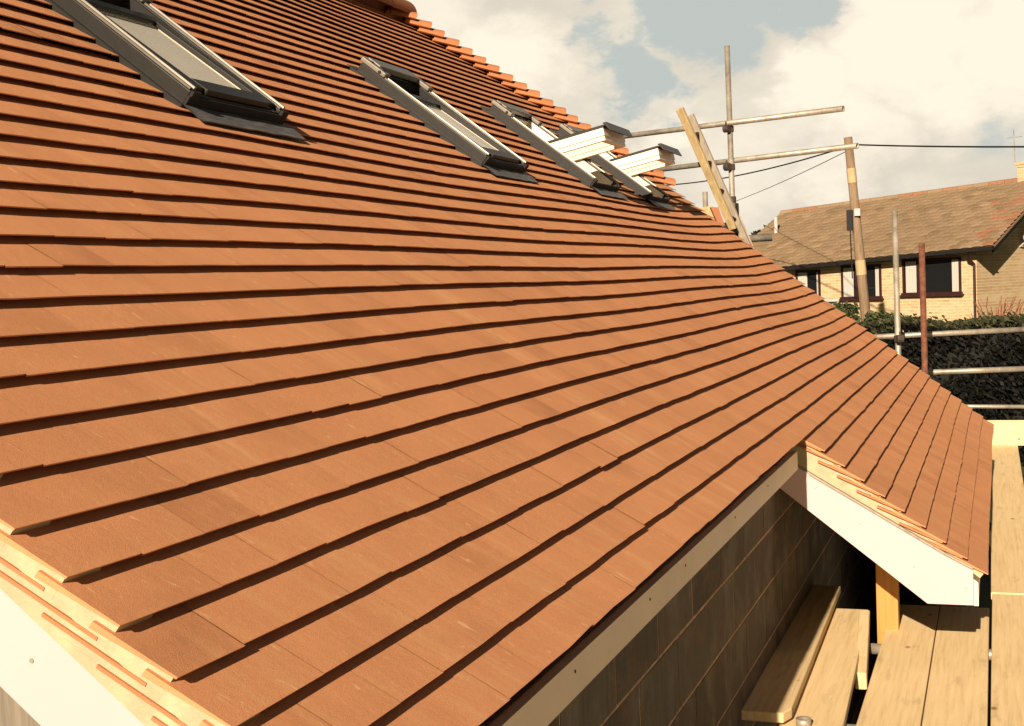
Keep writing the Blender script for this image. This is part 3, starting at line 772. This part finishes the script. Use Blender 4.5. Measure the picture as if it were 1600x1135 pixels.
# ================================================================== telegraph pole and wires
tp = empty('telegraph_pole', (27.25, 1.45, GZ)); tag(tp, 'leaning wooden telegraph pole between the scaffold and the neighbouring house', 'telegraph pole')
pt, pb = Vector((27.464, 1.824, 3.245)), Vector((27.25, 1.40, GZ))
def tpart(q, n, m, **k):
    o = q.build(n, m, **k); o.parent = tp; o.matrix_parent_inverse = Matrix.Translation((-27.25, -1.45, -GZ)); return o
q = MB(); q.tube(pb, pt, .115, 16, r2=.085); o = tpart(q, 'pole', M_POLE, smooth=True)
q = MB(); bx_ = pt.lerp(pb, .30); q.box(bx_ + Vector((-.22, .05, -.22)), bx_ + Vector((-.09, .17, .20))); q.tube(bx_ + Vector((-.15, .11, -.2)), bx_ + Vector((-.14, .09, -1.2)), .015, 6); tpart(q, 'junction_box', M_BLACK, bevel=.02)
q = MB(); q.box(bx_ + Vector((-.16, -.10, .07)), bx_ + Vector((-.1, .02, .22))); tpart(q, 'insulator', M_WHITE, bevel=.01)
for t, s_ in ((.70, -1), (.80, 1), (.55, 1)):
    q = MB(); c_ = pt.lerp(pb, t); q.tube(c_, c_ + Vector((-.02, -.24 * s_ if s_ > 0 else .24, 0)), .012, 6); tpart(q, 'climbing_step', M_BLACK)
for t, h_ in ((.14, .10), (.93, .10)):
    q = MB(); c_ = pt.lerp(pb, t if t < .5 else .475); dd = (pb - pt).normalized(); q.tube(c_ - dd * .15, c_ + dd * .15, .105 if t > .5 else .0955, 16); tpart(q, 'pole_band', M_PLY)
def cable(a, b, sag, r, label):
    a = Vector(a); b = Vector(b); pts = []
    for i in range(17):
        t = i / 16; p = a.lerp(b, t); p.z -= sag * 4 * t * (1 - t); pts.append(p)
    q = MB(); q.path(pts, r, 6); tag(q.build('overhead_cable', M_BLACK), label, 'cable', 'overhead cables')
cable((27.45, 1.72, 3.09), (23.9, -1.95, 2.50), .02, .016, 'thick overhead cable running right from the top of the telegraph pole')
cable((27.44, 1.80, 3.07), (37.95, 8.19, 3.235), .15, .017, 'upper overhead cable dropping left from the telegraph pole behind the ledgers')
cable((27.44, 1.82, 2.98), (60.0, 13.2, 3.2), .25, .009, 'thin lower overhead cable dropping left to the roof verge')

# ================================================================== neighbouring house
HA = atan2(.885, .4655)
nh = empty('neighbour_house', (33.635, -.946, GZ), (0, 0, HA)); tag(nh, 'buff brick house with a long mottled brown tiled roof behind the hedge', 'house')
EZ = 1.001 - GZ                        # eaves height over the ground
TILT = radians(2.67)
def hz_(x): return EZ - x * math.tan(TILT)
def hpart(q, n, m, **k): return q.build(n, m, parent=nh, **k)
HLEN = 8.6; HD = 3.3; RISE = 1.745
# local x runs along the front, local y points out of the front (towards the scaffold)
q = MB(); x0, x1 = .62, HLEN - .5; yf = -.30; yb = -6.3
q.prism([(x0, yf, 0), (x1, yf, 0), (x1, yf, hz_(x1) - .02), (x0, yf, hz_(x0) - .02)], (0, -.25, 0))
q.prism([(x0, yf - .251, 0), (x0, yb, 0), (x0, yb, hz_(x0) - .02), (x0, -3.3, hz_(x0) + RISE - .22), (x0, yf - .251, hz_(x0) + .02)], (.25, 0, 0))
q.prism([(x1, yf - .251, 0), (x1, yb, 0), (x1, yb, hz_(x1) - .02), (x1, -3.3, hz_(x1) + RISE - .22), (x1, yf - .251, hz_(x1) + .02)], (-.25, 0, 0))
hpart(q, 'brick_wall', M_HBRICK)
rf = MB(); pitch = atan2(RISE, HD); ls = sqrt(RISE ** 2 + HD ** 2); rows = 19; cw = .30
for r in range(rows):
    d0 = ls * r / rows; d1 = ls * (r + 1) / rows + .03
    x = (r % 2) * .15
    xx = 0.0
    first = True
    while xx < HLEN:
        xe = min(xx + (cw / 2 if first and r % 2 else cw), HLEN); first = False
        tone = max(0, min(.78, random.gauss(.42, .14)))
        if xx < .45 + .5 * random.random() and random.random() < .45: tone = R_(.82, 1)
        
        lf = R_(0, .008)
        nseg = 4
        vs = []
        for dd, lift in ((d0, .040 + lf), (d1, .006)):
            for i in range(nseg + 1):
                u = i / nseg; X = xx + (xe - xx) * u; hgt = lift + .018 * sin(pi * u)
                vs.append((X, -dd * cos(pitch) + hgt * sin(pitch), hz_(X) + dd * sin(pitch) + hgt * cos(pitch)))
        for i in range(nseg + 1):
            X = vs[i][0]; vs.append((X, vs[i][1] - .01, vs[i][2] - .05))
        k = nseg + 1
        rf.add(vs, [(i, i + 1, k + i + 1, k + i) for i in range(nseg)] + [(2 * k + i, 2 * k + i + 1, i + 1, i) for i in range(nseg)], tone)
        xx = xe
rf.prism([(0, .0, hz_(0) - .03), (HLEN, 0, hz_(HLEN) - .03), (HLEN, -HD, hz_(HLEN) + RISE - .03), (0, -HD, hz_(0) + RISE - .03)], (0, 0, -.05), .1)
rf.prism([(0, -2 * HD, hz_(0) - .03), (0, -HD, hz_(0) + RISE - .02), (HLEN, -HD, hz_(HLEN) + RISE - .02), (HLEN, -2 * HD, hz_(HLEN) - .03)], (0, 0, -.05), .4)
roof = hpart(rf, 'roof', M_HROOF)
q = MB()
for i in range(19):
    xa = .0 + i * .453; q.tube((xa, -HD, hz_(xa) + RISE - .02), (xa + .44, -HD, hz_(xa + .44) + RISE - .02), .11, 12, tone=R_(.5, .95))
q.build('ridge_cap', M_HROOF, parent=roof)
q = MB(); q.box((.53, -HD - .30, hz_(1) + RISE - .5), (.96, -HD + .16, hz_(1) + RISE + .34)); q.box((.48, -HD - .33, hz_(1) + RISE + .34), (.98, -HD + .18, hz_(1) + RISE + .40)); q.box((.46, -HD - .35, hz_(1) + RISE + .40), (1.0, -HD + .20, hz_(1) + RISE + .48))
q.build('chimney', M_HBRICK, parent=roof)
q = MB(); q.tube((1.1, -HD, hz_(1) + RISE + .5), (1.12, -HD, hz_(1) + RISE + 1.35), .012, 6); q.tube((.9, -HD, hz_(1) + RISE + 1.15), (1.3, -HD, hz_(1) + RISE + 1.15), .008, 6)
q.build('aerial', M_STEEL, parent=roof)
q = MB(); q.bar((-.02, .06, hz_(0) - .07), (HLEN, .06, hz_(HLEN) - .07), .11, .09)
q.box((.0, -.29, hz_(0) - .20), (HLEN, .0, hz_(HLEN) - .10)) if False else None
hpart(q, 'gutter', M_GUTTER)
q = MB(); q.prism([(0.02, -.01, hz_(0) - .10), (HLEN, -.01, hz_(HLEN) - .10), (HLEN, -.29, hz_(HLEN) - .10), (.02, -.29, hz_(0) - .10)], (0, 0, -.02)); hpart(q, 'soffit', M_GUTTER)
q = MB(); q.prism([(0.03, .0, hz_(0) - .03), (.03, -HD, hz_(0) + RISE - .04), (.03, -HD, hz_(0) + RISE - .2), (.03, -.02, hz_(0) - .19)], (.03, 0, 0)); hpart(q, 'bargeboard', M_GUTTER)
q = MB(); q.path([(.66, .06, hz_(.6) - .1), (.72, -.10, hz_(.6) - .28), (.66, -.255, hz_(.6) - .42), (.66, -.255, .1)], .035, 8); hpart(q, 'drainpipe', M_FRAMEB)
q = MB(); q.tube((x0 - .30, -2.55, 3.60), (x0 - .34, -2.50, 3.62), .20, 18, r2=.17); q.tube((x0, -2.5, 3.35), (x0 - .30, -2.52, 3.58), .02, 8); hpart(q, 'satellite_dish', M_DISH)
def hwindow(s0, s1, z0, z1, mull, curtains):
    zz = hz_((s0 + s1) / 2); z0 += zz; z1 += zz; y = yf + .012
    f = MB(); w = .055
    f.box((s0, y - .02, z0), (s0 + w, y + .03, z1)); f.box((s1 - w, y - .02, z0), (s1, y + .03, z1)); f.box((s0 + w, y - .02, z1 - w), (s1 - w, y + .03, z1)); f.box((s0 - .03, y - .02, z0 - .05), (s1 + .03, y + .06, z0))
    for mx in mull: f.box((mx - .03, y - .018, z0), (mx + .03, y + .028, z1 - w))
    fr = hpart(f, 'window', M_FRAMEB)
    g_ = MB(); g_.box((s0 + w, y - .010, z0), (s1 - w, y - .006, z1 - w)); g_.build('pane', M_GLASSD, parent=fr)
    f2 = MB(); f2.box((s0 - .06, y - .02, z0 - .10), (s1 + .06, y + .09, z0 - .051)); f2.build('sill', M_FRAMEB, parent=fr)
    for c0, c1 in curtains:
        c_ = MB(); n = 8
        for i in range(n):
            a_ = c0 + (c1 - c0) * i / n; b_ = c0 + (c1 - c0) * (i + 1) / n
            c_.box((a_, y - .005 + .006 * (i % 2), z0 + .01), (b_, y - .002 + .006 * (i % 2), z1 - w - .01), .5)
        c_.build('curtain', M_CURT, parent=fr)
M_GLASSD = plain('dark_glazing', (.01, .011, .012), .08, 0, var=.1, bump=0, spec=.5)
hwindow(1.03, 2.67, -1.03, -.16, (2.21,), ((1.09, 1.28), (2.28, 2.58)))
hwindow(3.30, 4.52, -1.00, -.16, (4.05,), ((3.36, 3.48), (4.15, 4.46)))
hwindow(5.19, 5.98, -.96, -.16, (), ((5.25, 5.31), (5.62, 5.92)))

# ================================================================== planting
def leaves(mb, cx, cy, cz, sx, sy, sz, n, size, tone=(0, 1), shell=False):
    for _ in range(n):
        x = cx + R_(-sx, sx); y = cy + R_(-sy, sy); z = cz + R_(-sz, sz)
        quad(mb, Vector((x, y, z)), size * R_(.6, 1.3), R_(*tone))
def quad(mb, P, s_, tone):
    a = Vector((R_(-1, 1), R_(-1, 1), R_(-1, 1))).normalized(); b = a.orthogonal().normalized()
    c = a.cross(b); 
    mb.add([P - b * s_ * .5, P + c * s_ * .3, P + b * s_ * .6, P - c * s_ * .3], [(0, 1, 2, 3)], tone)
hd = MB()
core = MB()
q = MB(); q.box((19.35, -7, GZ), (20.6, 5, -.48)); 
hedge = empty('hedge', (19.9, -1, GZ)); tag(hedge, 'long dark clipped hedge behind the guard rails, its top edge coloured as sunlit', 'hedge')
def gpart(q, n, m, **k):
    o = q.build(n, m, **k); o.parent = hedge; o.matrix_parent_inverse = Matrix.Translation((-19.9, 1, -GZ)); return o
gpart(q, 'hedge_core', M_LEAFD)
def htop(y): return -.30 - .035 * (y + 1) + .05 * sin(y * 2.1) + .03 * sin(y * 5.3)
for _ in range(26000):
    y = R_(-4.2, 3.2); z = R_(GZ, htop(y)); quad(hd, Vector((19.28 + .10 * sin(y * 3 + z * 4) + R_(-.10, .10), y, z)), R_(.05, .11), random.random() ** 2)
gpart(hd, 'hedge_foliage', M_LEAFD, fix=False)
ht = MB()
for _ in range(15000):
    y = R_(-4.2, 3.2); x = R_(19.2, 20.7); quad(ht, Vector((x, y, htop(y) + R_(-.10, .05) + (R_(0, .1) if random.random() < .05 else 0))), R_(.05, .10), random.random())
gpart(ht, 'hedge_lit_top', M_LEAFT, fix=False)  # top leaves coloured lighter as if catching the sun

def bush(P, r, h, n, label, flowers=0):
    e = empty('bush', P); tag(e, label, 'bush')
    st_ = MB(); P = Vector(P)
    for i in range(7):
        an = i * .9; st_.tube((0, 0, 0), (cos(an) * r * .5, sin(an) * r * .5, h * .8), .02, 6, r2=.008)
    st_.build('stem', M_TWIG, parent=e)
    m = MB()
    for _ in range(n):
        an = R_(0, 2 * pi); el = R_(0, 1) ** .6; rr = r * (1 - .45 * abs(2 * el - 1)) * sqrt(random.random()) * (1 + .25 * sin(3 * an + 5 * el))
        quad(m, Vector((cos(an) * rr, sin(an) * rr, h * (.08 + .92 * el) + R_(-.05, .05))), R_(.06, .13), random.random())
    m.build('foliage', M_LEAFB, parent=e, fix=False)
    for i in range(flowers):
        f = MB(); an = R_(0, 2 * pi); c_ = Vector((cos(an) * r * .7, sin(an) * r * .7, h * R_(.75, 1.02)))
        for _ in range(14): quad(f, c_ + Vector((R_(-.03, .03), R_(-.03, .03), R_(-.03, .03))), .07, .5)
        f.build('flower', M_ROSE, parent=e, fix=False)
bush((23.6, 1.62, GZ), .42, 2.30, 2600, 'rounded dark rose bush with small red flowers left of the telegraph pole', 2)
bush((24.4, 1.05, GZ), .40, 2.10, 2000, 'smaller dark bush right of the foot of the telegraph pole')
tw = empty('bare_shrub', (27.2, -1.0, GZ)); tag(tw, 'leafless reddish shrub in front of the gable wall at the right', 'shrub')
m = MB()
for i in range(34):
    an = R_(0, 2 * pi); p = Vector((R_(-.1, .1), R_(-.1, .1), 1.0)); d = Vector((cos(an) * .45, sin(an) * .45, R_(.8, 1.3)))
    pts = [p + d * t + Vector((R_(-.03, .03), R_(-.03, .03), 0)) for t in (0, .3, .6, .85, 1)]
    m.path(pts, .009, 5)
    for t in (.4, .6, .8):
        c_ = p + d * t; m.tube(c_, c_ + Vector((R_(-.25, .25), R_(-.25, .25), R_(.05, .25))), .006, 4)
m.tube((0, 0, 0), (0, 0, 1.05), .04, 8)
m.build('twigs', M_TWIG, parent=tw)
# far woodland over the neighbour's roof end
wd = MB()
for i in range(30):
    cx = R_(135, 160); cy = R_(10, 90); hh = 7.0 + R_(-1.2, 1.0) + .0 * cy
    rr = R_(2.5, 4.5)
    wd.tube((cx, cy, GZ), (cx, cy, GZ + hh * .5), .3, 6)
    for _ in range(420):
        an = R_(0, 2 * pi); el = random.random(); r2_ = rr * sqrt(max(0.05, 1 - (2 * el - .9) ** 2)) * R_(.6, 1.05)
        quad(wd, Vector((cx + cos(an) * r2_, cy + sin(an) * r2_, GZ + 1.2 + hh * el)), R_(.6, 1.2), random.random())
tag(wd.build('distant_woodland', M_WOODS, fix=False), 'low dark line of distant trees seen left of the neighbouring roof', 'woodland', kind='stuff')

# ------------------------------------------------------------------ render settings
SC.render.engine = 'CYCLES'
SC.render.resolution_x = 1024; SC.render.resolution_y = 726
SC.cycles.use_denoising = True
